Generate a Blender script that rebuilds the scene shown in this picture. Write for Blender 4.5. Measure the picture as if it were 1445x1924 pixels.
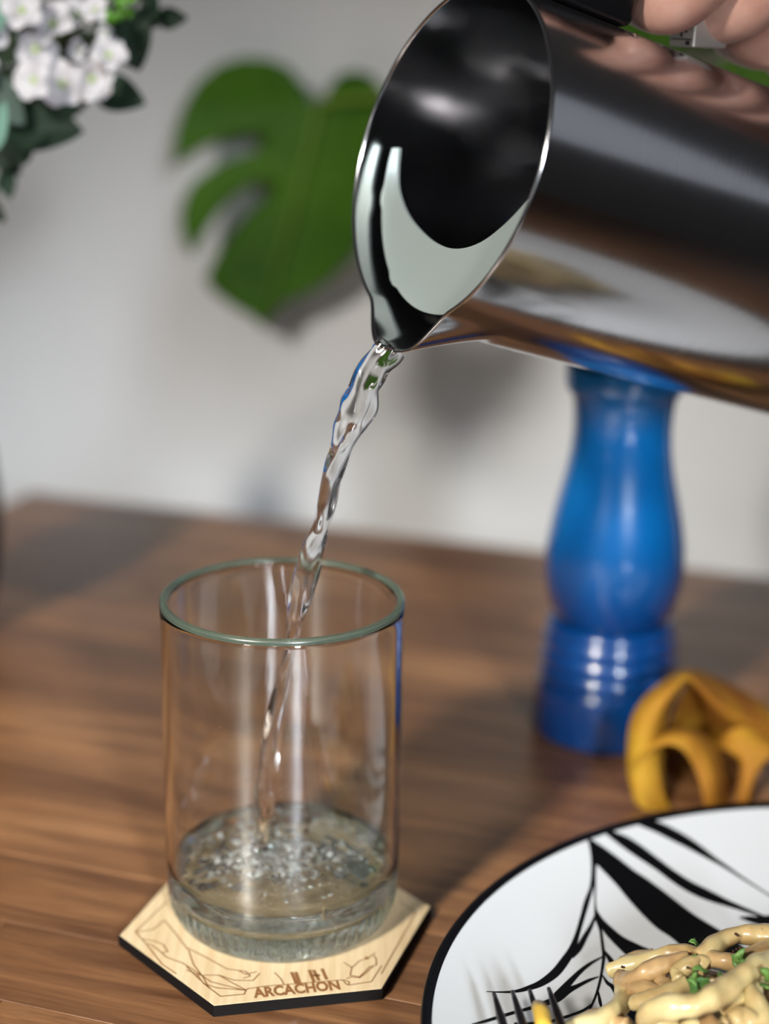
import bpy, bmesh, math, random
from mathutils import Vector, Matrix, Quaternion
from mathutils.geometry import tessellate_polygon
for o in list(bpy.data.objects): bpy.data.objects.remove(o)
S = bpy.context.scene
COL = S.collection
PI = math.pi
rnd = random.Random(7)

# ------------------------------------------------------------------ camera
IW, IH = 1445, 1924
FPX, PIT, ROLL, CH = 3123.0, .2989, .0178, .2983
_fw = Vector((0, math.cos(PIT), -math.sin(PIT))); _r = Vector((1, 0, 0)); _u = Vector((0, math.sin(PIT), math.cos(PIT)))
_R = math.cos(ROLL)*_r + math.sin(ROLL)*_u; _U = -math.sin(ROLL)*_r + math.cos(ROLL)*_u
CAMP = Vector((0, 0, CH))
cd = bpy.data.cameras.new('camera'); cam = bpy.data.objects.new('camera', cd); COL.objects.link(cam)
cd.sensor_fit = 'VERTICAL'; cd.sensor_height = 17.3; cd.sensor_width = 13.0
cd.lens = FPX/IH*17.3; cd.clip_start = .01; cd.clip_end = 50
m = Matrix.Identity(4)
for i in range(3): m[i][0] = _R[i]; m[i][1] = _U[i]; m[i][2] = -_fw[i]; m[i][3] = CAMP[i]
cam.matrix_world = m
cd.dof.use_dof = True; cd.dof.focus_distance = .500; cd.dof.aperture_fstop = 1.9
S.camera = cam

# ------------------------------------------------------------------ world and lights
w = bpy.data.worlds.new('room_world'); S.world = w; w.use_nodes = True
bg = w.node_tree.nodes['Background']; bg.inputs[0].default_value = (.62, .70, .80, 1); bg.inputs[1].default_value = .07
def area(name, loc, target, sx, sy, power, col):
    l = bpy.data.lights.new(name, 'AREA'); l.shape = 'RECTANGLE'; l.size = sx; l.size_y = sy; l.energy = power; l.color = col
    o = bpy.data.objects.new(name, l); COL.objects.link(o); o.location = loc
    o.rotation_euler = (Vector(target)-Vector(loc)).to_track_quat('-Z', 'Y').to_euler(); return o
key = area('key_lamp', (-1.05, -1.15, 1.25), (-.05, .60, -.16), .20, .20, 3.4, (1.0, .95, .86)); key.data.spread = math.radians(34)
win = area('window_light', (.53, -1.40, .50), (-.22, .95, -.40), .15, .85, 2.15, (.88, .94, 1.0)); win.data.spread = math.radians(25)
side = area('side_lamp', (-.95, -1.05, .50), (0, .6, .05), .05, .05, 1.1, (1.0, .97, .9))
far = area('side_window', (2.3, -.05, 1.15), (.1, .5, .2), .9, .9, .95, (.85, .9, 1.0))
S.view_settings.view_transform = 'Standard'; S.view_settings.look = 'None'
S.view_settings.exposure = -.17; S.view_settings.gamma = 1; S.view_settings.use_curve_mapping = False
try:
    S.cycles.use_denoising = True; S.cycles.max_bounces = 20; S.cycles.transmission_bounces = 16; S.cycles.glossy_bounces = 8
    S.cycles.sample_clamp_indirect = 40; S.cycles.caustics_refractive = True; S.cycles.blur_glossy = .3
except Exception: pass

# ------------------------------------------------------------------ helpers
def ray(x, y): return _fw + (x-IW/2)/FPX*_R - (y-IH/2)/FPX*_U
def onz(x, y, z=0.):
    d = ray(x, y); return CAMP + d*((z-CH)/d.z)
def ony(x, y, Y):
    d = ray(x, y); return CAMP + d*(Y/d.y)
def tag(o, label=None, cat=None, group=None, kind=None):
    if label: o['label'] = label
    if cat: o['category'] = cat
    if group: o['group'] = group
    if kind: o['kind'] = kind
    return o
def empty(name, loc=(0, 0, 0), **k):
    o = bpy.data.objects.new(name, None); COL.objects.link(o); o.location = loc; o.empty_display_size = .01
    return tag(o, **k)
def mesh(name, verts, faces, mat, parent=None, smooth=True, mw=None, **k):
    me = bpy.data.meshes.new(name)
    if parent is not None and mw is None:
        pl = parent_loc(parent); verts = [Vector(v)-pl for v in verts]
    me.from_pydata([tuple(v) for v in verts], [], faces); me.update()
    if smooth: me.polygons.foreach_set('use_smooth', [True]*len(me.polygons))
    if mat: me.materials.append(mat)
    o = bpy.data.objects.new(name, me); COL.objects.link(o)
    if parent is not None: o.parent = parent
    return tag(o, **k)
def parent_loc(p):
    l = Vector((0, 0, 0))
    while p is not None: l = l + Vector(p.location); p = p.parent
    return l
def fixn(o):
    bm = bmesh.new(); bm.from_mesh(o.data); bmesh.ops.recalc_face_normals(bm, faces=bm.faces); bm.to_mesh(o.data); bm.free(); return o
def merge(*parts):
    V = []; F = []
    for v, f in parts:
        n = len(V); V += [Vector(x) for x in v]; F += [tuple(i+n for i in q) for q in f]
    return V, F
def lathe(prof, n=64, c=(0, 0, 0), fr=None):
    """prof: (r, z) list; open ends at r=0 get a fan"""
    V = []; F = []; rings = []
    for r, z in prof:
        if r < 1e-7: rings.append([len(V)]); V.append(Vector((c[0], c[1], c[2]+z)))
        else:
            s = len(V); rings.append(list(range(s, s+n)))
            for i in range(n):
                t = 2*PI*i/n; rr = fr(r, z, t) if fr else r
                V.append(Vector((c[0]+rr*math.cos(t), c[1]+rr*math.sin(t), c[2]+z)))
    for A, B in zip(rings, rings[1:]):
        for i in range(n):
            j = (i+1) % n
            if len(A) == 1 and len(B) == 1: continue
            if len(A) == 1: F.append((A[0], B[j], B[i]))
            elif len(B) == 1: F.append((A[i], A[j], B[0]))
            else: F.append((A[i], A[j], B[j], B[i]))
    return V, F
def cr(P, n=8):
    """catmull-rom through tuples of any dimension"""
    out = []
    for i in range(len(P)-1):
        p0 = P[max(i-1, 0)]; p1 = P[i]; p2 = P[i+1]; p3 = P[min(i+2, len(P)-1)]
        for k in range(n):
            t = k/n
            out.append(tuple(.5*((2*b)+(c-a)*t+(2*a-5*b+4*c-d)*t*t+(3*b-a-3*c+d)*t**3) for a, b, c, d in zip(p0, p1, p2, p3)))
    out.append(tuple(P[-1])); return out
def tube(path, rad, n=12, cap=True, sect=None):
    """path: Vectors; rad: float or list; sect(k, t)->(multiplier) """
    V = []; F = []; P = [Vector(p) for p in path]; N = len(P)
    up = None
    for i, p in enumerate(P):
        t = (P[min(i+1, N-1)]-P[max(i-1, 0)]).normalized()
        if up is None:
            up = Vector((0, 0, 1)) if abs(t.z) < .9 else Vector((1, 0, 0))
        x = (up-t*up.dot(t)).normalized(); up = x; y = t.cross(x)
        r = rad[i] if isinstance(rad, (list, tuple)) else rad
        for k in range(n):
            a = 2*PI*k/n; q = sect(i, a) if sect else 1.
            V.append(p+(x*math.cos(a)+y*math.sin(a))*r*q)
    for i in range(N-1):
        for k in range(n):
            j = (k+1) % n; F.append((i*n+k, i*n+j, (i+1)*n+j, (i+1)*n+k))
    if cap:
        F.append(tuple(range(n))[::-1]); F.append(tuple((N-1)*n+k for k in range(n)))
    return V, F
def box(c, s, ax=None, bev=0):
    bm = bmesh.new(); bmesh.ops.create_cube(bm, size=1)
    for v in bm.verts: v.co = Vector((v.co.x*s[0], v.co.y*s[1], v.co.z*s[2]))
    if bev: bmesh.ops.bevel(bm, geom=bm.edges[:], offset=bev, segments=3, affect='EDGES', profile=.5)
    M = ax.to_3x3() if ax else Matrix.Identity(3)
    bm.verts.index_update()
    V = [M @ v.co+Vector(c) for v in bm.verts]; F = [tuple(v.index for v in f.verts) for f in bm.faces]; bm.free()
    return V, F
def grid(rows):
    V = [Vector(p) for r in rows for p in r]; n = len(rows[0]); F = []
    for i in range(len(rows)-1):
        for j in range(n-1): F.append((i*n+j, i*n+j+1, (i+1)*n+j+1, (i+1)*n+j))
    return V, F
def frame_obj(name, V, F, mat, parent, O, X, Y, Z, **k):
    """mesh given in the local frame O,X,Y,Z, the frame kept as the object's own axes"""
    me = bpy.data.meshes.new(name); me.from_pydata([tuple(v) for v in V], [], F); me.update()
    me.polygons.foreach_set('use_smooth', [True]*len(me.polygons)); me.materials.append(mat)
    o = bpy.data.objects.new(name, me); COL.objects.link(o); o.parent = parent
    M = Matrix.Identity(4); L = O-parent_loc(parent)
    for i in range(3): M[i][0] = X[i]; M[i][1] = Y[i]; M[i][2] = Z[i]; M[i][3] = L[i]
    o.matrix_local = M; return tag(o, **k)

# ------------------------------------------------------------------ materials
def mat(name, col, rough=.5, metal=0., trans=0., ior=1.45, coat=0., spec=.5, sss=0.):
    m = bpy.data.materials.new(name); m.use_nodes = True; b = m.node_tree.nodes['Principled BSDF']
    b.inputs['Base Color'].default_value = (*col, 1); b.inputs['Roughness'].default_value = rough
    b.inputs['Metallic'].default_value = metal; b.inputs['IOR'].default_value = ior
    b.inputs['Transmission Weight'].default_value = trans; b.inputs['Coat Weight'].default_value = coat
    b.inputs['Coat Roughness'].default_value = .05; b.inputs['Specular IOR Level'].default_value = spec
    if sss: b.inputs['Subsurface Weight'].default_value = sss; b.inputs['Subsurface Scale'].default_value = .004; b.inputs['Subsurface Radius'].default_value = (1, .35, .2)
    return m
def nt(m): return m.node_tree, m.node_tree.nodes['Principled BSDF']
def N(t, typ, **k):
    n = t.nodes.new(typ)
    for a, v in k.items(): setattr(n, a, v)
    return n
def noise_col(m, stops, scale=(1, 1, 1), nscale=5, detail=6, dist=0., coords='Object', bump=0., bdist=.001, rough=.55):
    t, b = nt(m); tc = N(t, 'ShaderNodeTexCoord'); mp = N(t, 'ShaderNodeMapping'); mp.inputs['Scale'].default_value = scale
    n = N(t, 'ShaderNodeTexNoise'); n.inputs['Scale'].default_value = nscale; n.inputs['Detail'].default_value = detail
    n.inputs['Distortion'].default_value = dist; n.inputs['Roughness'].default_value = rough
    r = N(t, 'ShaderNodeValToRGB'); e = r.color_ramp
    e.elements[0].position = stops[0][0]; e.elements[0].color = (*stops[0][1], 1)
    e.elements[1].position = stops[-1][0]; e.elements[1].color = (*stops[-1][1], 1)
    for p, c in stops[1:-1]: q = e.elements.new(p); q.color = (*c, 1)
    t.links.new(tc.outputs[coords], mp.inputs[0]); t.links.new(mp.outputs[0], n.inputs['Vector']); t.links.new(n.outputs['Fac'], r.inputs[0])
    t.links.new(r.outputs[0], b.inputs['Base Color'])
    if bump:
        bp = N(t, 'ShaderNodeBump'); bp.inputs['Strength'].default_value = bump; bp.inputs['Distance'].default_value = bdist
        t.links.new(n.outputs['Fac'], bp.inputs['Height']); t.links.new(bp.outputs[0], b.inputs['Normal'])
    return m, n, r, mp

# wood staves: colour grain along local X, tint by object
wood = mat('acacia_wood', (.3, .15, .07), .36, coat=.25)
t, b = nt(wood); b.inputs['Coat Roughness'].default_value = .22
tc = N(t, 'ShaderNodeTexCoord'); oi = N(t, 'ShaderNodeObjectInfo'); cmb = N(t, 'ShaderNodeCombineXYZ')
mul = N(t, 'ShaderNodeMath', operation='MULTIPLY'); mul.inputs[1].default_value = 37.
t.links.new(oi.outputs['Random'], mul.inputs[0]); t.links.new(mul.outputs[0], cmb.inputs[0]); t.links.new(mul.outputs[0], cmb.inputs[1])
add = N(t, 'ShaderNodeVectorMath', operation='ADD'); t.links.new(tc.outputs['Object'], add.inputs[0]); t.links.new(cmb.outputs[0], add.inputs[1])
mp = N(t, 'ShaderNodeMapping'); mp.inputs['Scale'].default_value = (6, 60, 60); t.links.new(add.outputs[0], mp.inputs[0])
n1 = N(t, 'ShaderNodeTexNoise'); n1.inputs['Scale'].default_value = 1.; n1.inputs['Detail'].default_value = 7; n1.inputs['Distortion'].default_value = 1.2; n1.inputs['Roughness'].default_value = .6
t.links.new(mp.outputs[0], n1.inputs['Vector'])
mp2 = N(t, 'ShaderNodeMapping'); mp2.inputs['Scale'].default_value = (60, 900, 900); t.links.new(add.outputs[0], mp2.inputs[0])
n2 = N(t, 'ShaderNodeTexNoise'); n2.inputs['Scale'].default_value = 1.; n2.inputs['Detail'].default_value = 3; t.links.new(mp2.outputs[0], n2.inputs['Vector'])
r1 = N(t, 'ShaderNodeValToRGB'); e = r1.color_ramp
e.elements[0].position = .30; e.elements[0].color = (.13, .056, .026, 1); e.elements[1].position = .72; e.elements[1].color = (.41, .22, .10, 1)
q = e.elements.new(.46); q.color = (.20, .096, .045, 1); q = e.elements.new(.58); q.color = (.30, .15, .069, 1)
t.links.new(n1.outputs['Fac'], r1.inputs[0])
r2 = N(t, 'ShaderNodeValToRGB'); r2.color_ramp.elements[0].position = .36; r2.color_ramp.elements[0].color = (.62, .55, .5, 1); r2.color_ramp.elements[1].position = .52; r2.color_ramp.elements[1].color = (1, 1, 1, 1)
t.links.new(n2.outputs['Fac'], r2.inputs[0])
mx = N(t, 'ShaderNodeMix', data_type='RGBA', blend_type='MULTIPLY'); mx.inputs[0].default_value = .4
t.links.new(r1.outputs[0], mx.inputs[6]); t.links.new(r2.outputs[0], mx.inputs[7])
rt = N(t, 'ShaderNodeValToRGB'); rt.color_ramp.elements[0].color = (.72, .66, .62, 1); rt.color_ramp.elements[1].color = (1.22, 1.18, 1.1, 1)
t.links.new(oi.outputs['Random'], rt.inputs[0])
mx2 = N(t, 'ShaderNodeMix', data_type='RGBA', blend_type='MULTIPLY'); mx2.inputs[0].default_value = 1
t.links.new(mx.outputs[2], mx2.inputs[6]); t.links.new(rt.outputs[0], mx2.inputs[7]); t.links.new(mx2.outputs[2], b.inputs['Base Color'])
bp = N(t, 'ShaderNodeBump'); bp.inputs['Strength'].default_value = .25; bp.inputs['Distance'].default_value = .0003
t.links.new(n2.outputs['Fac'], bp.inputs['Height']); t.links.new(bp.outputs[0], b.inputs['Normal'])

wallm, *_ = noise_col(mat('wall_plaster', (.7, .68, .66), .85), [(.3, (.68, .685, .70)), (.7, (.74, .745, .76))], nscale=3, bump=.15, bdist=.002)
floorm, *_ = noise_col(mat('floor_boards', (.2, .15, .1), .6), [(.3, (.14, .10, .07)), (.7, (.24, .18, .12))], scale=(1, 8, 1), nscale=6)

def glassmat(name, ior, col, dens, rough=0.):
    m = bpy.data.materials.new(name); m.use_nodes = True; t = m.node_tree; t.nodes.clear()
    o = N(t, 'ShaderNodeOutputMaterial'); g = N(t, 'ShaderNodeBsdfGlass'); g.inputs['IOR'].default_value = ior; g.inputs['Roughness'].default_value = rough
    g.inputs['Color'].default_value = (1, 1, 1, 1); t.links.new(g.outputs[0], o.inputs['Surface'])
    if dens:
        v = N(t, 'ShaderNodeVolumeAbsorption'); v.inputs['Color'].default_value = (*col, 1); v.inputs['Density'].default_value = dens; t.links.new(v.outputs[0], o.inputs['Volume'])
    return m
glass = glassmat('bottle_glass', 1.50, (.45, .82, .55), 9)
water = glassmat('clear_water', 1.333, (.9, .95, .95), 0)
bubblem = glassmat('air_bubble', .76, (1, 1, 1), 0)

steel = mat('brushed_steel', (.52, .52, .54), .14, metal=1.)
t, b = nt(steel); b.inputs['Anisotropic'].default_value = .5
tg = N(t, 'ShaderNodeTangent', direction_type='RADIAL', axis='Z'); t.links.new(tg.outputs[0], b.inputs['Tangent'])
tc = N(t, 'ShaderNodeTexCoord'); mp = N(t, 'ShaderNodeMapping'); mp.inputs['Scale'].default_value = (12, 12, 2600); t.links.new(tc.outputs['Object'], mp.inputs[0])
n1 = N(t, 'ShaderNodeTexNoise'); n1.inputs['Scale'].default_value = 1; n1.inputs['Detail'].default_value = 2; t.links.new(mp.outputs[0], n1.inputs['Vector'])
bp = N(t, 'ShaderNodeBump'); bp.inputs['Strength'].default_value = .05; bp.inputs['Distance'].default_value = .0001; t.links.new(n1.outputs['Fac'], bp.inputs['Height']); t.links.new(bp.outputs[0], b.inputs['Normal'])
mr = N(t, 'ShaderNodeMapRange'); mr.inputs['To Min'].default_value = .10; mr.inputs['To Max'].default_value = .20; t.links.new(n1.outputs['Fac'], mr.inputs['Value']); t.links.new(mr.outputs[0], b.inputs['Roughness'])
guardm = mat('satin_steel', (.76, .88, .85), .50, metal=.75)
t, b = nt(guardm); tc = N(t, 'ShaderNodeTexCoord'); mp = N(t, 'ShaderNodeMapping'); mp.inputs['Scale'].default_value = (60, 2500, 60); mp.inputs['Rotation'].default_value = (0, 0, .25); t.links.new(tc.outputs['Object'], mp.inputs[0])
n1 = N(t, 'ShaderNodeTexNoise'); n1.inputs['Scale'].default_value = 1; t.links.new(mp.outputs[0], n1.inputs['Vector'])
bp = N(t, 'ShaderNodeBump'); bp.inputs['Strength'].default_value = .25; bp.inputs['Distance'].default_value = .0001; t.links.new(n1.outputs['Fac'], bp.inputs['Height']); t.links.new(bp.outputs[0], b.inputs['Normal'])
bake = mat('black_bakelite', (.006, .006, .007), .22, spec=.5)
screwm = mat('screw_steel', (.5, .5, .5), .3, metal=1.)
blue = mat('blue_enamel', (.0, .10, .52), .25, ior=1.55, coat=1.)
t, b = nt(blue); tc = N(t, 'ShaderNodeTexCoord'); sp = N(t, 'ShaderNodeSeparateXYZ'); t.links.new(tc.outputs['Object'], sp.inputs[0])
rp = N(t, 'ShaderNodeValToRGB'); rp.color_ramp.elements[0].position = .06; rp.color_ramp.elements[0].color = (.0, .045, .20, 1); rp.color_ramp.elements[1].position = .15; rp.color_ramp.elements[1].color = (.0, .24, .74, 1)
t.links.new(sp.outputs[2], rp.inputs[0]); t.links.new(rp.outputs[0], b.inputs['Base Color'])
white_glaze = mat('white_glaze', (.69, .71, .74), .12, coat=.5)
black_glaze = mat('black_glaze', (.003, .003, .004), .3, spec=.2)
ply, *_ = noise_col(mat('birch_ply', (.75, .57, .33), .55), [(.3, (.66, .48, .27)), (.7, (.80, .64, .41))], scale=(400, 18, 18), nscale=1, detail=5)
burnt = mat('laser_burnt_edge', (.006, .005, .005), .7, spec=.12)
engr = mat('laser_engraving', (.26, .11, .035), .7)
skin, nz, *_ = noise_col(mat('skin', (.6, .35, .27), .42, sss=.12), [(.3, (.50, .25, .19)), (.7, (.64, .38, .30))], nscale=70, detail=5, bump=.25, bdist=.0004)
nailm = mat('finger_nail', (.70, .45, .40), .25)
silver = mat('silver', (.80, .77, .72), .42, metal=.85)
forkm = mat('dark_fork_steel', (.10, .085, .095), .28, metal=1.)
leafm, *_ = noise_col(mat('monstera_leaf', (.05, .2, .02), .5, spec=.25), [(.3, (.028, .095, .002)), (.7, (.062, .165, .005))], nscale=18, bump=.3, bdist=.002)
veinm = mat('leaf_vein', (.15, .27, .03), .5)
eum, *_ = noise_col(mat('eucalyptus_leaf', (.02, .06, .035), .6, spec=.25), [(.3, (.003, .008, .004)), (.7, (.014, .036, .020))], nscale=40)
eul = mat('pale_eucalyptus_leaf', (.17, .33, .26), .6)
sprigm = mat('sprig_green', (.10, .30, .02), .5)
stemm = mat('plant_stem', (.05, .08, .03), .6)
petal = mat('white_petal', (.66, .64, .68), .6, sss=.1)
fcent = mat('flower_heart', (.45, .58, .22), .6)
vasem = mat('black_vase_glaze', (.004, .004, .005), .25)
potm = mat('grey_pot', (.25, .25, .26), .6)
soil = mat('soil', (.03, .02, .015), .9)
pastam, *_ = noise_col(mat('pasta', (.72, .55, .25), .33, coat=.4, sss=.15), [(.28, (.40, .25, .10)), (.5, (.58, .46, .22)), (.75, (.68, .60, .34))], nscale=55, detail=4, bump=.25, bdist=.0006)
sauced, *_ = noise_col(mat('sauced_pasta', (.42, .27, .12), .35, coat=.4, sss=.1), [(.3, (.30, .17, .07)), (.7, (.56, .38, .18))], nscale=90, detail=4, bump=.3, bdist=.0006)
corn = mat('yellow_pasta', (.75, .48, .07), .35, coat=.3)
herbm, *_ = noise_col(mat('herb', (.08, .2, .04), .5), [(.3, (.04, .12, .03)), (.7, (.16, .30, .06))], nscale=300)
pepm = mat('pepper_fleck', (.05, .015, .008), .6)
napk, *_ = noise_col(mat('mustard_cloth', (.5, .3, .02), .75), [(.30, (.24, .07, .006)), (.44, (.36, .155, .008)), (.56, (.42, .23, .012)), (.70, (.22, .21, .010))], scale=(1, 1, .45), nscale=26, detail=7, bump=.4, bdist=.001)

# ------------------------------------------------------------------ setting: walls, floor
TX = Vector((.952, -.306, 0)).normalized(); TY = Vector((.306, .952, 0)).normalized(); TC = Vector((-.2215, .998, 0))
WALLD = .13
def tab(x, y, z=0): return TC + TX*x - TY*y + Vector((0, 0, z))
def slabT(x0, x1, y0, y1, z0, z1):
    P = [tab(x, y, z) for z in (z0, z1) for x, y in ((x0, y0), (x1, y0), (x1, y1), (x0, y1))]
    return P, [(0, 1, 2, 3), (4, 7, 6, 5), (0, 4, 5, 1), (1, 5, 6, 2), (2, 6, 7, 3), (3, 7, 4, 0)]
TZ = .75
fixn(mesh('floor', *slabT(-2.2, 3.2, -WALLD-.12, 4.2, -TZ-.06, -TZ), floorm, smooth=False, kind='structure'))
fixn(mesh('wall_back', *slabT(-2.2, 3.2, -WALLD-.12, -WALLD, -TZ, 1.9), wallm, smooth=False, kind='structure'))
fixn(mesh('wall_left', *slabT(-1.42, -1.3, -WALLD, 4.2, -TZ, 1.9), wallm, smooth=False, kind='structure'))
fixn(mesh('wall_right', *slabT(2.9, 3.02, -WALLD, 4.2, -TZ, 1.9), wallm, smooth=False, kind='structure'))
fixn(mesh('ceiling', *slabT(-1.42, 3.02, -WALLD-.12, 4.2, 1.9, 1.98), wallm, smooth=False, kind='structure'))
fixn(mesh('baseboard_back', *slabT(-2.2, 3.2, -WALLD, -WALLD+.015, -TZ, -TZ+.09), mat('skirting_white', (.7, .7, .68), .5), smooth=False, kind='structure'))

# ------------------------------------------------------------------ table
table = empty('dining_table', tab(.55, .45, -TZ), label='brown wooden dining table with a butcher-block top of glued staves', cat='table')
def stave(x0, x1, y0, y1):
    g = .00012; top = 0. - rnd.random()*.00004; bot = -.035; b_ = .0002
    L = (x1-x0)/2-g; Wd = (y1-y0)/2-g
    V = []
    for z, k in ((bot, 0), (top-b_, 0), (top, b_)):
        for sx, sy in ((-1, -1), (1, -1), (1, 1), (-1, 1)): V.append((sx*(L-k), sy*(Wd-k), z))
    F = [(3, 2, 1, 0), (8, 9, 10, 11)]
    for r_ in (0, 4):
        for i in range(4):
            j = (i+1) % 4; F.append((r_+i, r_+j, r_+4+j, r_+4+i))
    me = bpy.data.meshes.new('stave'); me.from_pydata(V, [], F); me.materials.append(wood)
    o = bpy.data.objects.new('stave', me); COL.objects.link(o); o.parent = table
    c = tab((x0+x1)/2, (y0+y1)/2) - parent_loc(table); M = Matrix.Identity(4)
    for i in range(3): M[i][0] = TX[i]; M[i][1] = TY[i]; M[i][2] = (0, 0, 1)[i]; M[i][3] = c[i]
    o.matrix_local = M
SW = .041; y = 0.; TLEN = 1.25; TDEP = SW*20
for r_ in range(20):
    x = 0.; first = True
    while x < TLEN-1e-6:
        L = (.10+rnd.random()*.25) if first else .20+rnd.random()*.2
        first = False
        if TLEN-(x+L) < .1: L = TLEN-x
        stave(x, x+L, y, y+SW); x += L
    y += SW
for lx, ly in ((.06, .06), (TLEN-.06, .06), (.06, TDEP-.06), (TLEN-.06, TDEP-.06)):
    fixn(mesh('leg', *slabT(lx-.03, lx+.03, ly-.03, ly+.03, -TZ, -.035), burnt, table, smooth=False))
fixn(mesh('apron', *merge(slabT(.04, TLEN-.04, .03, .05, -.115, -.035), slabT(.04, TLEN-.04, TDEP-.05, TDEP-.03, -.115, -.035)), burnt, table, smooth=False))

# ------------------------------------------------------------------ coaster
CX, CY, CS, CR = -.0332, .4903, .0527, 3.3503
coaster = empty('coaster', (CX, CY, 0), label='hexagonal light plywood coaster with burnt black edge, engraved ARCACHON, under the glass', cat='coaster')
cz = .0038
def hexring(s, z): return [(CX+s*math.cos(CR+k*PI/3), CY+s*math.sin(CR+k*PI/3), z) for k in range(6)]
V = hexring(CS, .00005)+hexring(CS, cz-.0003)
F = [tuple(range(6))[::-1]]+[(i, (i+1) % 6, 6+(i+1) % 6, 6+i) for i in range(6)]
V += hexring(CS-.0004, cz-.0001); F += [(6+i, 6+(i+1) % 6, 12+(i+1) % 6, 12+i) for i in range(6)]; F.append(tuple(range(12, 18)))
fixn(mesh('burnt_edge', V, F, burnt, coaster, smooth=False))
V = hexring(CS-.0005, cz-.0001)+hexring(CS-.0006, cz); F = [(i, (i+1) % 6, 6+(i+1) % 6, 6+i) for i in range(6)]+[tuple(range(6, 12))]
fixn(mesh('top_face', V, F, ply, coaster, smooth=False))
def strokes(lines, z, half):
    V = []; F = []
    for ln in lines:
        P = [onz(x, y, z) for x, y in ln]
        for i in range(len(P)-1):
            d = (P[i+1]-P[i]); 
            if d.length < 1e-6: continue
            nn = Vector((-d.y, d.x, 0)).normalized()*half; d = d.normalized()*half*.7; b0 = len(V)
            V += [P[i]-d-nn, P[i+1]+d-nn, P[i+1]+d+nn, P[i]-d+nn]; F.append((b0, b0+1, b0+2, b0+3))
    return V, F
def z8(*p): return [(200+.436*x, 1450+.436*y) for x, y in p]
def z7(*p): return [(370+.3183*x, 1740+.3183*y) for x, y in p]
lines = [z7((-60, 240), (0, 300), (55, 350), (140, 415), (280, 402), (288, 380), (300, 370), (400, 355), (860, 318), (885, 345), (900, 348), (1030, 328), (1090, 235)),
         z8((260, 560), (125, 690), (170, 740), (240, 830), (300, 870)),
         z8((1265, 560), (1335, 605), (1270, 720), (1185, 870)),
         z8((130, 690), (200, 680), (250, 640), (300, 700), (350, 765)), z8((150, 720), (210, 730), (245, 745), (265, 775), (240, 780)),
         z8((180, 740), (215, 760), (260, 800), (330, 825), (400, 870), (450, 905), (590, 940)), z8((355, 770), (375, 830), (420, 890), (440, 930)),
         z8((350, 760), (430, 800), (520, 850), (600, 860), (620, 880), (590, 890)),
         z7((-60, 260), (20, 290), (130, 290), (220, 320), (330, 322), (370, 280)), z7((0, 285), (40, 340), (120, 365), (285, 378)),
         z7((130, 290), (200, 330), (285, 375)), z7((250, 265), (290, 285), (350, 270)), z7((460, 275), (495, 310), (512, 340)),
         z7((870, 215), (915, 245), (905, 290), (960, 300), (990, 270), (1020, 240), (1060, 230), (1060, 195), (1045, 175)), z7((915, 245), (960, 205), (1010, 190), (1050, 160)),
         z7((885, 310), (910, 300), (960, 305), (1000, 275), (1040, 238)), z7((870, 318), (900, 330), (895, 348))]
tag(mesh('engraved_lines', *strokes(lines, cz+.00006, .00022), engr, coaster, smooth=False), kind='stuff')
thick = [z7((585, 275), (605, 332)), z7((560, 275), (585, 335)), z7((665, 262), (690, 325)), z7((690, 262), (720, 318)), z7((672, 292), (720, 290)), z7((740, 255), (765, 312)), z7((1000, 185), (1005, 192))]
tag(mesh('engraved_monument', *strokes(thick, cz+.00007, .00055), engr, coaster, smooth=False), kind='stuff')
def lettering(word, a, b_, z, h, mt, parent, name='lettering'):
    cu = bpy.data.curves.new(name, 'FONT'); cu.body = word; cu.size = 1.; cu.offset = .04; cu.resolution_u = 3
    to = bpy.data.objects.new(name, cu); COL.objects.link(to); dg = bpy.context.evaluated_depsgraph_get(); dg.update()
    me = bpy.data.meshes.new_from_object(to.evaluated_get(dg)); bpy.data.objects.remove(to)
    xs = [v.co.x for v in me.vertices]; ys = [v.co.y for v in me.vertices]; x0, x1, y0, y1 = min(xs), max(xs), min(ys), max(ys)
    A = onz(*a, z); B = onz(*b_, z); X = (B-A); L = X.length; X.normalize(); Y = Vector((-X.y, X.x, 0))
    V = [A+X*((v.co.x-x0)/(x1-x0)*L)+Y*((v.co.y-y0)/(y1-y0)*h) for v in me.vertices]
    return mesh(name, V, [tuple(p.vertices) for p in me.polygons], mt, parent, smooth=False)
lettering('ARCACHON', (477.6, 1875.5), (640.6, 1859.5), cz+.00008, .0056, engr, coaster)

# ------------------------------------------------------------------ drinking glass (cut bottle) and its water
GX, GY, GZ = -.0320, .4985, cz+.0001
glass_o = empty('drinking_glass', (GX, GY, GZ), label='clear greenish straight-sided tumbler cut from a bottle, standing on the hexagonal coaster', cat='glass')
GH = .116-GZ
outer = [(0, .0055), (.012, .0050), (.024, .0030), (.0305, .0007), (.0330, 0), (.0348, .0005), (.0362, .0022), (.0374, .0052), (.0382, .0095), (.0387, .0150), (.0390, .023), (.0390, .05), (.0390, .08), (.0390, GH-.006), (.0390, GH-.003), (.0390, GH-.0018), (.0384, GH-.0012), (.0379, GH-.0011)]
inner = [(.0374, GH-.0012), (.0369, GH-.0018), (.0368, GH-.003), (.0368, GH-.006), (.0368, .08), (.0368, .05), (.0368, .024), (.0364, .0165), (.0350, .0120), (.032, .0090), (.026, .0080), (.018, .0088), (.010, .0098), (0, .0102)]
def knurl(r, z, t):
    if .004 < z < .0115 and r > .036: 
        return r + .0004*math.sin(t*64)*math.sin((z-.004)/.0075*PI)
    if .02 < z: return r*(1+.0012*math.sin(3*t+z*40)+.0007*math.sin(7*t+1+z*12)+.00025*math.sin(19*t+z*25))
    return r
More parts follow.
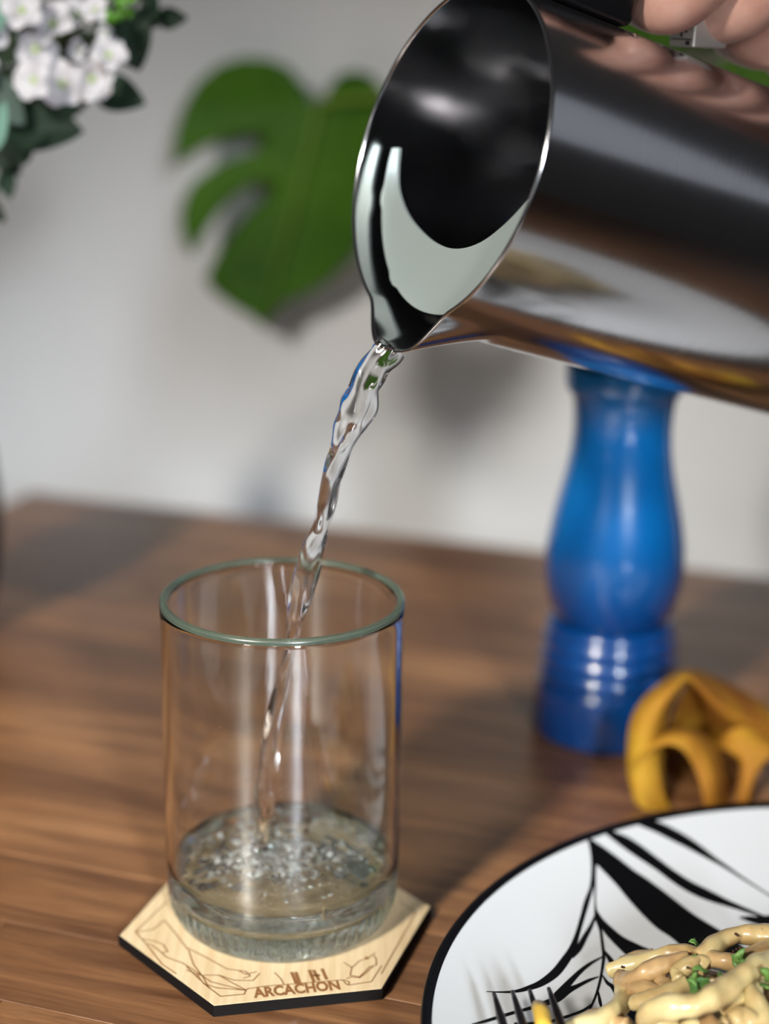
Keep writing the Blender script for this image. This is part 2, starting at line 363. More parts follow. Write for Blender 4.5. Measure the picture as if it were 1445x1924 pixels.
def dens(P, n=3):
    out = []
    for a, b_ in zip(P, P[1:]):
        for k in range(n): out.append((a[0]+(b_[0]-a[0])*k/n, a[1]+(b_[1]-a[1])*k/n))
    out.append(P[-1]); return out
V, F = lathe(dens(outer[:10], 3)+outer[10:]+inner, 256, (GX, GY, GZ), knurl)
gb = fixn(mesh('glass_body', V, F, glass, glass_o))
rimm = mat('ground_green_rim', (.34, .43, .34), .25, trans=.85, ior=1.5)
rp_ = [(.03905, GH-.0016), (.0391, GH-.0006), (.0385, GH+.0002), (.0378, GH+.00035), (.0371, GH+.0001), (.03665, GH-.0008), (.0367, GH-.0014), (.0378, GH-.0010)]
fixn(mesh('rim', *lathe(rp_+[rp_[0]], 192, (GX, GY, GZ)), rimm, glass_o, label='pale green ground rim'))
# water body: overlaps the glass wall by a hair, with a rippled, bubbling top
WL = .0245-GZ
def ripple(x, y):
    d = math.hypot(x+.0050, y-.000)
    return .0018*math.exp(-d/.012)*math.cos(d*850)+.0006*math.sin(x*330+y*140)+.0005*math.sin(y*420-x*120+1)+.0005*math.sin(x*800+2)*math.sin(y*760)+.00045*math.exp(-d/.018)*math.sin(x*1900+1)*math.sin(y*1700+2)
inn = [(0, .0101), (.010, .0097), (.018, .0087), (.026, .0079), (.032, .0089), (.0351, .0119), (.0365, .0164), (.0369, WL+.0004)]
V, F = lathe(inn, 128, (GX, GY, GZ))
b0 = len(V)-128
nr = 40; last = list(range(b0, b0+128))
for k in range(1, nr+1):
    r = .0369*(1-k/nr); 
    if k == nr:
        V.append(Vector((GX, GY, GZ+WL+ripple(0, 0)))); c = len(V)-1
        for i in range(128): F.append((last[i], last[(i+1) % 128], c))
    else:
        cur = []
        for i in range(128):
            t_ = 2*PI*i/128; x = r*math.cos(t_); y = r*math.sin(t_); cur.append(len(V)); edge = min(1, k/4)
            V.append(Vector((GX+x, GY+y, GZ+WL+ripple(x, y)*edge+.0004*(1-edge))))
        for i in range(128): F.append((last[i], last[(i+1) % 128], cur[(i+1) % 128], cur[i]))
        last = cur
wb = empty('water_in_glass', (GX, GY, GZ+.01), label='shallow rippling clear water in the bottom of the tumbler', cat='water')
fixn(mesh('water_body', V, F, water, wb))
def ico(c, r, sub=1):
    bm = bmesh.new(); bmesh.ops.create_icosphere(bm, subdivisions=sub, radius=r)
    bm.verts.index_update(); V = [v.co+Vector(c) for v in bm.verts]; F = [tuple(v.index for v in f.verts) for f in bm.faces]; bm.free(); return V, F
parts = []
for k in range(260):
    a = rnd.random()*2*PI; r = .031*math.sqrt(rnd.random()); 
    if rnd.random() < .6: x, y = -.006+rnd.gauss(0, .010), rnd.gauss(0, .010)
    else: x, y = r*math.cos(a), r*math.sin(a)
    if math.hypot(x, y) > .032: continue
    zz = .0125+rnd.random()**.7*(WL-.0152)
    parts.append(ico((GX+x, GY+y, GZ+zz), .0003+.0009*rnd.random()**2, 2))
tag(mesh('air_bubbles', *merge(*parts), bubblem, wb), kind='stuff')
foamm = mat('water_foam', (.90, .95, .93), .10, trans=.35, ior=1.33)
parts = []
for k in range(620):
    x, y = (-.0055+rnd.gauss(0, .0105), rnd.gauss(0, .0095)) if k < 430 else (rnd.uniform(-.032, .032), rnd.uniform(-.032, .032))
    if math.hypot(x, y) > .031: continue
    parts.append(ico((GX+x, GY+y, GZ+WL+ripple(x, y)-.0002-abs(rnd.gauss(0, .0022))), .00025+.0009*rnd.random()**2.2, 2))
tag(mesh('foam', *merge(*parts), foamm, wb), kind='stuff')
def halfball(c, r):
    P = [(r*math.cos(a), r*math.sin(a)) for a in [0, .35, .7, 1.05, 1.35]]+[(0, r)]
    return lathe(P, 14, c)

# ------------------------------------------------------------------ stream of water
cl = [(736, 650, 50, .5020), (720, 668, 56, .5012), (704, 688, 60, .5004), (688, 717, 64, .4996), (680, 740, 68, .4990), (670, 768, 67, .4984), (660, 792, 58, .4980), (651, 815, 46, .4976),
      (641, 845, 35, .4972), (630, 878, 36, .4970), (620, 910, 38, .4968), (610, 958, 36, .4966), (602, 984, 33, .4966), (593, 1012, 37, .4966), (585, 1039, 41, .4966), (577, 1070, 42, .4966), (569, 1103, 41, .4967), (562, 1135, 36, .4968),
      (555, 1167, 31, .4968), (548, 1200, 25, .4970), (538, 1250, 29, .4972), (528, 1300, 31, .4975), (518, 1350, 34, .4978), (509, 1400, 33, .4980), (502, 1450, 33, .4982), (496, 1500, 35, .4984), (491, 1550, 30, .4986), (488, 1590, 34, .4987)]
pts = []; rad = []; 
for x, y, wd, Y in cr(cl, 9):
    p = ony(x, y, Y); 
    if p.z < .0250: break
    pts.append(p); rad.append(wd/2/FPX*(p-CAMP).length)
V = []; F = []; n = 40; NP = len(pts)
for i, p in enumerate(pts):
    t_ = (pts[min(i+1, NP-1)]-pts[max(i-1, 0)]).normalized(); v = (p-CAMP).normalized(); x = t_.cross(v).normalized(); y_ = x.cross(t_).normalized()
    s = i/NP; rd = .0042-.0010*s
    rd = rd*(1.15-.55*(rad[i]-.0028)/.003)
    sw = .25+.75*min(1, (NP-1-i)/6+.0)
    for k in range(n):
        a = 2*PI*k/n
        q = 1+.15*math.cos(2*a+i*.085+.6)+.10*math.cos(3*a-i*.06+1)+.035*math.cos(5*a+i*.10)+.05*math.cos(4*a-i*.17)+.04*math.sin(i*.34)
        q *= 1/(1.06)
        V.append(p+x*math.cos(a)*rad[i]*q*1.05+y_*math.sin(a)*max(.0016, rd)*q)
for i in range(NP-1):
    for k in range(n): j = (k+1) % n; F.append((i*n+k, i*n+j, (i+1)*n+j, (i+1)*n+k))
F.append(tuple(range(n))[::-1]); F.append(tuple((NP-1)*n+k for k in range(n)))
st = fixn(mesh('water_stream', V, F, water, label='clear twisting stream of water pouring from the jug lip into the glass', cat='water'))

# ------------------------------------------------------------------ steel jug
JO = Vector((.0160, .5130, .2541)); TH, PH = .501, -.2884
Jn = Vector((math.cos(PH)*math.cos(TH), math.cos(PH)*math.sin(TH), math.sin(PH))); Ja = Jn.cross(Vector((0, 0, 1))).normalized(); Jb = Ja.cross(Jn)
JR = .0525; JL = .185
def J(s, u, v): return JO+Jn*s+Ja*u+Jb*v
jug = empty('steel_jug', J(JL, 0, 0), label='large brushed stainless steel water jug tilted over the glass, pouring', cat='jug')
def lipg(th):
    a = abs(th-math.radians(3.5)); g = min(1, max(0, (math.radians(28)-a)/math.radians(21))); return g*g*(3-2*g)
def jr(s, th, rr):
    """th = angle from the lip direction (-b) towards a"""
    g = lipg(th)
    if g > 0:
        h = max(0, 1-s/.025)**1.15
        rr += .0092*g*h
    return rr
NT = 240
def spt(s, th, rr):
    r = jr(s, th, rr); ds = -.0022*lipg(th)*max(0, 1-s/.026) if s < .026 else 0
    return (-r*math.cos(th), r*math.sin(th), s+ds)   # local (b, a, n)
ss = [0, .001, .002, .0035, .005, .007, .009, .011, .013, .015, .017, .019, .021, .023, .025, .028, .035, .05, .08, .12, .16, JL-.004, JL-.001]
V = []; F = []
for s in ss: V += [spt(s, -PI+2*PI*k/NT, JR) for k in range(NT)]
V += [spt(JL, -PI+2*PI*k/NT, JR-.003) for k in range(NT)]
no = len(ss)+1
V += [spt(JL-.0012, -PI+2*PI*k/NT, JR-.004) for k in range(NT)]
for s in reversed(ss): V += [spt(min(s, JL-.003), -PI+2*PI*k/NT, JR-.0008) for k in range(NT)]
nring = len(V)//NT
c1 = len(V); V.append((0, 0, JL)); c2 = len(V); V.append((0, 0, JL-.0012))
for i in range(nring):
    if i == no-1: continue
    a0 = i*NT; b0 = ((i+1) % nring)*NT
    for k in range(NT): j = (k+1) % NT; F.append((a0+k, a0+j, b0+j, b0+k))
for k in range(NT): j = (k+1) % NT; F.append(((no-1)*NT+k, (no-1)*NT+j, c1)); F.append((no*NT+j, no*NT+k, c2))
body = fixn(frame_obj('jug_body', V, F, steel, jug, JO, Jb, Ja, Jn))
# ice guard crescent inside the mouth
oc = [(math.radians(a), .0484) for a in range(-88, 89, 4)]
inp = [(-.0430, .0005), (-.0405, -.0062), (-.0365, -.0125), (-.0285, -.0185), (-.0185, -.0228), (-.005, -.0262), (.008, -.0264), (.020, -.0228), (.030, -.0160), (.0375, -.0085), (.0440, -.0005)]
ip = cr(inp, 5); V = []; no_ = 51; F = []
for k in range(no_):
    a = math.radians(-90+180*k/(no_-1)); rr = .0476+.0030*max(0, math.sin(a))**2+(.0 if a > -1.15 or a < -1.3 else .0012)
    u, v = ip[min(k, len(ip)-1)]; sg = .0085
    if -.62 < a < -.5: rr += .0010
    for z in (sg, sg+.001):
        V.append((-rr*math.cos(a), rr*math.sin(a), z)); V.append((v, u, z))
for k in range(no_-1):
    a0 = 4*k; b0 = a0+4
    F += [(a0, a0+1, b0+1, b0), (a0+2, b0+2, b0+3, a0+3), (a0, b0, b0+2, a0+2), (a0+1, a0+3, b0+3, b0+1)]
F += [(0, 2, 3, 1), (4*no_-4, 4*no_-3, 4*no_-1, 4*no_-2)]
guard = fixn(frame_obj('ice_guard', V, F, guardm, jug, JO, Jb, Ja, Jn, label='crescent-shaped pale satin steel ice guard inside the mouth'))
guard.data.polygons.foreach_set('use_smooth', [False]*len(guard.data.polygons))
# handle
hp = [(.036, .068), (.042, .077), (.054, .083), (.08, .085), (.11, .085), (.130, .082), (.146, .072), (.152, .061), (.154, .0515)]
def loc(s, u, v): return (v, u, s)
blk = box(loc(.028, 0, .0630), (.0212, .019, .041), None, .0035)
hpt = cr([(s, v) for s, v in hp], 6)
bar = tube([Vector(loc(s, 0, v)) for s, v in hpt], .0085, 20)
handle = fixn(frame_obj('handle', *merge(blk, bar), bake, jug, JO, Jb, Ja, Jn, label='black plastic handle'))
for s, u in ((.0265, .0075), (.036, .0075)):
    V, F = tube([J(s, u, .0560), J(s, u, .0545), J(s, u, .0536), J(s, u, .0531)], [.0024, .0024, .0019, .0006], 16)
    mesh('screw', V, F, screwm, handle, smooth=True)
# water lying in the jug
bm = bmesh.new(); V, F = lathe([(0, .012), (JR-.0012, .012), (JR-.0012, JL-.0035), (0, JL-.0035)], 96)
vs = [bm.verts.new(J(v.z, v.y, v.x)) for v in V]
for f in F: bm.faces.new([vs[i] for i in f])
g = bmesh.ops.bisect_plane(bm, geom=bm.verts[:]+bm.edges[:]+bm.faces[:], plane_co=(0, 0, .2015), plane_no=(0, 0, 1), clear_outer=True)
bmesh.ops.edgeloop_fill(bm, edges=[e for e in g['geom_cut'] if isinstance(e, bmesh.types.BMEdge)])
bmesh.ops.recalc_face_normals(bm, faces=bm.faces); bm.verts.index_update()
jw = mesh('water_in_jug', [v.co for v in bm.verts], [tuple(v.index for v in f.verts) for f in bm.faces], water, smooth=False, label='clear water lying inside the tilted steel jug', cat='water'); bm.free()

# ------------------------------------------------------------------ hand on the handle
hand_parts = []
def limb(P, R_, n=20):
    q = cr([(*p, r) for p, r in zip(P, R_)], 8)
    V, F = tube([Vector(x[:3]) for x in q], [x[3] for x in q], n)
    e0 = ico(q[0][:3], q[0][3]*.995, 3); e1 = ico(q[-1][:3], q[-1][3]*.995, 3)
    return merge((V, F), e0, e1)
fing = []
for k, (s, sc, du, dv) in enumerate(((.0600, .96, .0, .0), (.0815, 1.06, .003, .0045), (.1045, 1.0, .0, .002), (.1250, .86, -.002, .0))):
    r = .0102*sc
    P = [J(s-.004, -.010, .1035), J(s-.004, -.0180, .096), J(s-.003, -.0190, .084), J(s-.0015, -.013, .070), J(s, .002, .0645+dv), J(s+.001, .013+du, .0680+dv), J(s+.004, .021+du, .082+dv), J(s+.012, .026, .103), J(s+.024, .027, .122)]
    fing.append(P)
    hand_parts.append(limb(P, [r*.74, r*.80, r*.84, r*.92, r*1.00, r*1.03, r*.96, r*1.0, r*1.12]))
# palm: blobs from the knuckles to the wrist
KN = [f[-1] for f in fing]
WR = J(.165, .020, .175)
for k in range(4):
    hand_parts.append(limb([KN[k], KN[k].lerp(WR, .5)+Jb*.006, WR+(KN[k]-KN[1])*.25], [.0118, .0145, .0165]))
hand_parts.append(limb([WR, WR+Vector((.06, .01, .035)), WR+Vector((.15, .03, .07)), WR+Vector((.26, .06, .11))], [.026, .0265, .033, .039], 28))
hand_parts.append(limb([J(.135, .012, .145), J(.105, -.002, .128), J(.082, -.004, .114), J(.060, -.004, .1065), J(.046, .000, .1025)], [.017, .0145, .0115, .0112, .0095]))
V, F = merge(*hand_parts)
hand = mesh('hand', V, F, skin)
rm = hand.modifiers.new('r', 'REMESH'); rm.mode = 'VOXEL'; rm.voxel_size = .0011
sm = hand.modifiers.new('s', 'SMOOTH'); sm.iterations = 7; sm.factor = .6
dg = bpy.context.evaluated_depsgraph_get(); dg.update()
me = bpy.data.meshes.new_from_object(hand.evaluated_get(dg)); hand.modifiers.clear(); hand.data = me
me.materials.clear(); me.materials.append(skin); me.polygons.foreach_set('use_smooth', [True]*len(me.polygons))
tag(hand, 'bare hand with bent fingers curled around the black jug handle', 'hand')
for k in range(4):
    P = fing[k]; d = (P[0]-P[1]).normalized(); up = (-Ja*.8+Jb*.5).normalized(); c = P[0]*.75+P[1]*.25+up*.0065; rgt = d.cross(up).normalized(); up = rgt.cross(d)
    rows = []
    for i in range(7):
        a = -1+2*i/6; rows.append([c+d*(.0055*b_)+rgt*(.005*a)+up*(.0016*(1-a*a*.9)-(.0006*b_*b_)) for b_ in (-1, -.5, 0, .5, 1)])
    nl = mesh('finger_nail', *grid(rows), nailm, hand)
# ring on the second visible finger
ring = empty('ring', fing[1][6], label='wide silver signet ring with an engraved face worn on the second finger', cat='ring')
P = fing[1]; c = (P[3]*.35+P[4]*.65); d = (P[4]-P[3]).normalized()
x = d.orthogonal().normalized(); y_ = d.cross(x)
V = []; F = []; n = 48
for rr, h in ((.0108, -.0045), (.0122, -.0045), (.0122, .0045), (.0108, .0045)):
    V += [c+d*h+(x*math.cos(2*PI*k/n)+y_*math.sin(2*PI*k/n))*rr for k in range(n)]
for i in range(4):
    for k in range(n): j = (k+1) % n; F.append((i*n+k, i*n+j, ((i+1) % 4)*n+j, ((i+1) % 4)*n+k))
fixn(mesh('band', V, F, silver, ring))
hx = (Jn+Jb*.28).normalized(); hy = (Ja-hx*Ja.dot(hx)).normalized(); hz = hy.cross(hx)
if hz.dot(Jb) < 0: hz = -hz
HM = Matrix((hx, hy, hz)).transposed(); hc = J(.0772, .0035, .0608)
V, F = box(hc, (.0135, .0125, .0100), HM, .0006); fixn(mesh('signet_face', V, F, silver, ring, smooth=False, label='engraved silver signet head'))
fx = hc-hx*.0068
parts = [box(fx+hy*i*.0022+hz*(((i*7) % 3-1)*.0013+.001), (.0004, .0010, .0032), HM, 0) for i in range(-2, 3)]
parts += [box(fx-hz*.0026, (.0004, .0105, .0004), HM, 0), box(fx+hy*.0035-hz*.0037, (.0004, .0020, .0012), HM, 0)]
tag(fixn(mesh('engraved_relief', *merge(*parts), forkm, ring, smooth=False)), kind='stuff')

# ------------------------------------------------------------------ blue pepper mill
MX, MY = .0965, .6590
mill = empty('pepper_mill', (MX, MY, 0), label='glossy blue wooden pepper mill standing behind the plate', cat='pepper mill')
base = [(0, .0003), (.0300, .0003), (.0312, .0012), (.0316, .0035), (.0313, .0150), (.0306, .0225), (.0297, .0245), (.0287, .0250), (.0290, .0262), (.0297, .0275), (.0297, .0295), (.0288, .0312), (.0281, .0318), (.0284, .0330), (.0290, .0345), (.0289, .0365), (.0280, .0382), (.0274, .0388), (.0277, .0400), (.0283, .0415), (.0281, .0437), (.0272, .0452), (.0266, .0458), (.0269, .0468), (.0271, .0480), (.0262, .0500), (.0240, .0510), (.0, .0510)]
top_ = [(0, .0512), (.0235, .0512), (.0250, .0535), (.0272, .0600), (.0287, .0680), (.0291, .0760), (.0285, .0850), (.0268, .0950), (.0245, .1050), (.0222, .1150), (.0206, .1250), (.0201, .1330), (.0203, .1390), (.0208, .1440), (.0215, .1470), (.0224, .1482), (.0236, .1492), (.0242, .1515), (.0243, .1560), (.0238, .1590), (.020, .1625), (.009, .1660), (.006, .1700), (.0085, .1740), (.0105, .1790), (.0095, .1840), (.006, .1868), (0, .1875)]
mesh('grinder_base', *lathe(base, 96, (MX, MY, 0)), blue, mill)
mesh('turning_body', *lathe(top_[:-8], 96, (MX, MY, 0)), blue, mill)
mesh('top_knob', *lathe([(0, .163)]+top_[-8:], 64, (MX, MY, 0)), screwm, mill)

# ------------------------------------------------------------------ plate with palm pattern
PX, PY, PR = .1569, .4084, .1438
plate = empty('dinner_plate', (PX, PY, 0), label='large white dinner plate with black rim and black palm-leaf pattern', cat='plate')
def pz(r):
    if r < .088: return .0055
    t = (r-.088)/(PR-.088); return .0055+.0145*(t**1.35)
prof_u = [(0, .0012), (.070, .0012), (.0755, .0003), (.079, .0003), (.082, .0018), (.095, .0030), (.12, .0090), (.138, .0155), (PR-.0006, .0180), (PR, .0190), (PR-.0004, .0199)]
prof_t = [(r, pz(r)) for r in [PR-.0016]+[PR-.0016-.0025*k for k in range(1, 23)]+[.08, .06, .03, 0]]
mesh('plate_body', *lathe(prof_u+prof_t, 192, (PX, PY, 0)), white_glaze, plate); fixn(plate.children[0])
rimp = [(PR-.0030, pz(PR-.0030)+.00008), (PR-.0018, pz(PR-.0018)+.00022), (PR-.0004, .0203), (PR+.0003, .0192), (PR-.0003, .0179), (PR-.0020, .0171)]
fixn(mesh('black_rim', *lathe(rimp+[rimp[0]], 192, (PX, PY, 0)), black_glaze, plate))
def onplate(x, y, lift=.00012):
    z = .018
    for _ in range(25):
        p = onz(x, y, z+lift); r = math.hypot(p.x-PX, p.y-PY); z = .6*z+.4*pz(min(r, PR-.002))
    return onz(x, y, z+lift)
def pc(x, y): return (770+.4671*x, 1480+.4671*y)
def strip(L1, L2, nn=5, m_=48):
    def rs(L):
        q = cr(L, 8); d = [0]
        for a, b_ in zip(q, q[1:]): d.append(d[-1]+math.hypot(a[0]-b_[0], a[1]-b_[1]))
        out = []; k = 0
        for i in range(m_+1):
            t = d[-1]*i/m_
            while k < len(d)-2 and d[k+1] < t: k += 1
            f = (t-d[k])/max(1e-9, d[k+1]-d[k]); out.append((q[k][0]+(q[k+1][0]-q[k][0])*f, q[k][1]+(q[k+1][1]-q[k][1])*f))
        return out
    A = rs(L1); B = rs(L2); rows = []
    for a, b_ in zip(A, B):
        rows.append([onplate(*pc(a[0]+(b_[0]-a[0])*k/nn, a[1]+(b_[1]-a[1])*k/nn)) for k in range(nn+1)])
    return grid(rows)
def stroke(L):
    q = cr(L, 6); A = []; B = []
    for i, (x, y, w_) in enumerate(q):
        a = q[max(i-1, 0)]; b_ = q[min(i+1, len(q)-1)]; dx, dy = b_[0]-a[0], b_[1]-a[1]; l = math.hypot(dx, dy) or 1
        A.append((x-dy/l*w_/2, y+dx/l*w_/2)); B.append((x+dy/l*w_/2, y-dx/l*w_/2))
    rows = [[onplate(*pc(a[0]+(b_[0]-a[0])*k/2, a[1]+(b_[1]-a[1])*k/2)) for k in range(3)] for a, b_ in zip(A, B)]
    return grid(rows)
pat = [strip([(712, 196), (760, 225), (830, 275), (900, 330), (960, 370), (1040, 430), (1130, 500), (1200, 545), (1270, 587), (1340, 640), (1420, 720)],
             [(712, 198), (728, 225), (738, 260), (742, 300), (765, 322), (830, 390), (880, 450), (940, 515), (1000, 570), (1060, 610), (1180, 720)]),
       strip([(752, 490), (775, 525), (810, 560), (860, 600), (930, 635), (990, 662), (1060, 720)], [(752, 490), (762, 540), (780, 580), (815, 620), (850, 655), (885, 690), (930, 760)]),
       strip([(775, 174), (800, 172), (860, 190), (920, 225), (1000, 285), (1060, 330), (1130, 375), (1200, 410), (1290, 455), (1370, 490), (1445, 522), (1540, 560)],
             [(775, 176), (820, 212), (870, 250), (930, 290), (990, 330), (1050, 375), (1120, 420), (1200, 455), (1290, 482), (1380, 510), (1445, 533), (1540, 566)]),
       strip([(885, 133), (950, 124), (1010, 140), (1090, 180), (1160, 225), (1230, 280), (1280, 315), (1350, 365), (1445, 428), (1540, 490)],
             [(885, 135), (930, 155), (990, 180), (1060, 215), (1130, 250), (1200, 288), (1260, 320), (1340, 370), (1445, 436), (1540, 500)]),
       strip([(1325, 520), (1360, 516), (1400, 518), (1445, 512), (1520, 505)], [(1325, 524), (1360, 538), (1400, 550), (1445, 560), (1520, 570)]),
       stroke([(714, 200, 3), (735, 260, 18), (740, 330, 20), (731, 400, 16), (712, 460, 22), (695, 520, 20), (674, 590, 20), (653, 650, 30), (625, 695, 36), (585, 745, 36), (530, 785, 28), (480, 805, 20), (420, 820, 11), (360, 822, 6), (308, 820, 3)]),
       stroke([(750, 505, 8), (730, 555, 16), (705, 600, 22), (680, 645, 26), (650, 680, 20)]),
       stroke([(742, 320, 14), (745, 400, 8), (746, 470, 7), (752, 520, 18), (767, 570, 13), (775, 630, 13), (780, 680, 14), (772, 740, 11), (762, 790, 11), (747, 840, 10), (725, 890, 8), (700, 950, 8)]),
       stroke([(782, 655, 6), (805, 690, 20), (825, 720, 22), (860, 760, 20)]),
       stroke([(775, 680, 6), (730, 705, 13), (690, 735, 18), (650, 775, 24), (620, 808, 30), (590, 835, 26), (570, 850, 10)]),
       stroke([(760, 760, 5), (720, 775, 13), (680, 795, 16), (640, 815, 24), (590, 850, 30), (540, 868, 20), (480, 888, 14), (420, 904, 13), (360, 922, 14), (300, 940, 12), (250, 952, 6)]),
       stroke([(775, 755, 5), (795, 785, 14), (815, 800, 18), (850, 845, 36), (890, 890, 50), (940, 950, 40)]),
       stroke([(758, 820, 6), (765, 860, 13), (772, 888, 6)]),
       stroke([(735, 868, 6), (700, 895, 12), (650, 915, 12), (600, 930, 13), (540, 945, 10), (420, 950, 12)])]
tag(mesh('palm_pattern', *merge(*pat), black_glaze, plate), label='black hand-painted palm leaves')

# ------------------------------------------------------------------ pasta
def ptop(x, y):
    """height of the heap"""
    d = math.hypot((x-.137)/1.0, (y-.408)/.80); return .006+.024*max(0, 1-(d/.085)**2)
def pq(*p): return [(1100+.2387*x, 1700+.2387*y, z) for x, y, z in p]
tr = [('N1', pq((190, 525, 16), (260, 500, 17.5), (400, 450, 20), (560, 410, 23), (680, 385, 25), (800, 380, 26), (930, 400, 27)), .0019, 0, 'pale noodle with a cut end at the left tip of the heap'),
      ('N2', pq((880, 420, 28), (960, 370, 29), (1060, 290, 29), (1180, 240, 29), (1310, 235, 29), (1450, 225, 29), (1600, 200, 27)), .0022, 0, 'thick pale noodle arching along the top right of the heap'),
      ('N3', pq((275, 590, 18), (360, 590, 21), (460, 545, 24), (560, 495, 26), (680, 450, 27), (800, 440, 27)), .0021, 1, 'brown-sauced noodle across the left side of the heap'),
      ('N4', pq((290, 590, 17), (312, 680, 17), (300, 760, 17), (210, 840, 18), (100, 900, 18), (-40, 960, 17), (-160, 1010, 15)), .0022, 0, 'bent noodle curling down toward the fork'),
      ('N5', pq((480, 880, 24), (560, 830, 28), (700, 800, 31), (850, 790, 32), (960, 750, 33), (1080, 680, 33), (1180, 600, 33), (1280, 530, 33), (1380, 475, 32), (1500, 430, 30)), .0026, 0, 'widest pale noodle lying in a long arc over the front of the heap'),
      ('N6', pq((385, 770, 20), (470, 760, 22), (560, 735, 24), (680, 680, 26), (790, 630, 27)), .0021, 0, 'short cut noodle under the widest noodle'),
      ('N8', pq((870, 480, 26), (960, 425, 28), (1080, 440, 29), (1200, 455, 29), (1330, 400, 29), (1460, 330, 28)), .0021, 1, 'brown-sauced noodle below the arching top noodle'),
      ('N9', pq((1200, 590, 28), (1290, 690, 29), (1350, 800, 29), (1400, 900, 28), (1430, 1000, 26)), .0024, 0, 'noodle running down toward the bottom right corner'),
      ('N7', pq((480, 850, 22), (500, 910, 22), (620, 960, 22), (760, 1000, 20)), .0023, 0, None),
      ('N10', pq((1150, 920, 27), (1240, 880, 28), (1320, 960, 27)), .0023, 0, None),
      ('N11', pq((780, 850, 24), (830, 960, 24), (840, 1040, 22)), .002, 0, None),
      ('N12', pq((900, 850, 25), (970, 950, 25), (1000, 1050, 24)), .002, 1, None),
      ('N13', pq((745, 610, 25), (740, 540, 26), (800, 480, 28), (880, 455, 28), (960, 500, 27)), .002, 0, None),
      ('N14', pq((1060, 850, 26), (1140, 770, 28), (1240, 720, 28), (1340, 640, 28)), .0021, 0, None),
      ('N15', pq((560, 560, 22), (640, 640, 23), (600, 700, 23), (480, 660, 22), (360, 640, 20)), .002, 1, None)]
PG = 'thick noodles heaped on the plate'
GEN = 'sauce-coated thick noodle tangled in the heap with others just like it'
def noodle(P, r, mt, label):
    sd = rnd.random()*9; r = r*1.33
    V, F = tube(P, r, 10, True, lambda i, a: 1+.13*math.sin(2*a+i*.35+sd)+.05*math.sin(i*.9+sd))
    o = mesh('pasta_noodle', V, F, mt); tag(o, label, 'pasta', PG)
for nm, L, r, mt, lb in tr:
    q = cr(L, 6); noodle([onz(x, y, z/1000) for x, y, z in q], r, sauced if mt else pastam, lb or GEN)
cnt = 0
while cnt < 62:
    a = rnd.random()*2*PI; d = .074*math.sqrt(rnd.random()); x = .140+d*math.cos(a); y = .408+d*.8*math.sin(a)
    h = rnd.random()*2*PI; L = .03+rnd.random()*.03; P = []; lvl = rnd.random(); ok = True
    kx = (rnd.random()-.5)*70
    for i in range(16):
        t_ = (x-.14)**2+((y-.408)/.8)**2
        if t_ > .078**2: break
        base_z = .0088; tz = ptop(x, y)-.003
        P.append(Vector((x, y, max(base_z, base_z+(tz-base_z)*lvl+.0012*math.sin(i*.8+cnt)))))
        x += math.cos(h)*L/15; y += math.sin(h)*L/15; h += kx*L/15
    if len(P) < 8: continue
    noodle(P, .0018+rnd.random()*.0006, sauced if rnd.random() < .35 else pastam, GEN); cnt += 1
# a stack of noodles at the left foot of the heap
for L in (pq((-160, 1010, 12), (-60, 930, 13), (60, 900, 14), (180, 880, 15), (260, 920, 15)), pq((60, 1000, 14), (200, 930, 16), (330, 960, 17)), pq((340, 640, 15), (420, 690, 17), (520, 660, 18), (640, 600, 20)), pq((300, 480, 16), (420, 430, 17), (540, 400, 18))):
    noodle([onz(x, y, z/1000) for x, y, z in cr(L, 6)], .0020, sauced, GEN)
def herb(c, s, name='herb_leaf', label=None):
    q = Quaternion((rnd.random()-.5, rnd.random()-.5, rnd.random()-.5), rnd.random()*3)
    rows = []
    for i in range(7):
        t_ = i/6; w_ = math.sin(PI*min(.97, .06+t_*.92))*.5*(1+.25*math.sin(i*2.6))
        rows.append([Vector(c)+q @ Vector(((t_-.5)*s*1.5, k*w_*s, s*.25*abs(k)+s*.18*math.sin(t_*5))) for k in (-1, -.5, 0, .5, 1)])
    V, F = grid(rows); o = mesh('herb_leaf', V, F, herbm); m_ = o.modifiers.new('t', 'SOLIDIFY'); m_.thickness = .0004
    tag(o, label or 'small dark green chopped herb leaf lying on the noodles', 'herb', 'chopped herbs on the noodles')
for X, Y, z, s, lb in ((850, 305, 29, .0024, 'bright curled herb bit standing on the top left noodle'), (865, 600, 31, .0036, None), (905, 530, 31, .0032, None), (820, 660, 33, .0040, None), (930, 620, 33, .0036, None), (1040, 565, 32, .0028, None),
                     (1225, 425, 33, .0042, 'yellow-green herb cluster at the right of the heap'), (1250, 490, 34, .0030, None), (1430, 560, 35, .0040, None), (1440, 620, 34, .0036, None), (860, 425, 29, .0024, None), (1330, 430, 32, .0028, None), (1180, 460, 33, .0026, None)):
    herb(onz(1100+.2387*X, 1700+.2387*Y, (z+.4)/1000), s, label=lb)
parts = []
for X, Y, z in ((1185, 230, 31.3), (1200, 240, 31.3), (805, 495, 30), (290, 488, 20), (1140, 390, 31), (1165, 365, 31), (1190, 350, 31), (1215, 338, 31), (1390, 200, 31), (640, 560, 27), (1000, 690, 35.5), (560, 470, 26)):
    parts.append(ico(onz(1100+.2387*X, 1700+.2387*Y, z/1000), .0005, 1))
for k in range(90):
    a = rnd.random()*2*PI; d = .07*math.sqrt(rnd.random()); x = .14+d*math.cos(a); y = .408+d*.8*math.sin(a); parts.append(ico((x, y, ptop(x, y)-.001), .0002+.0003*rnd.random(), 1))
tag(mesh('pepper_flecks', *merge(*parts), pepm), 'dark pepper flecks scattered over the noodles', 'pepper', None, 'stuff')

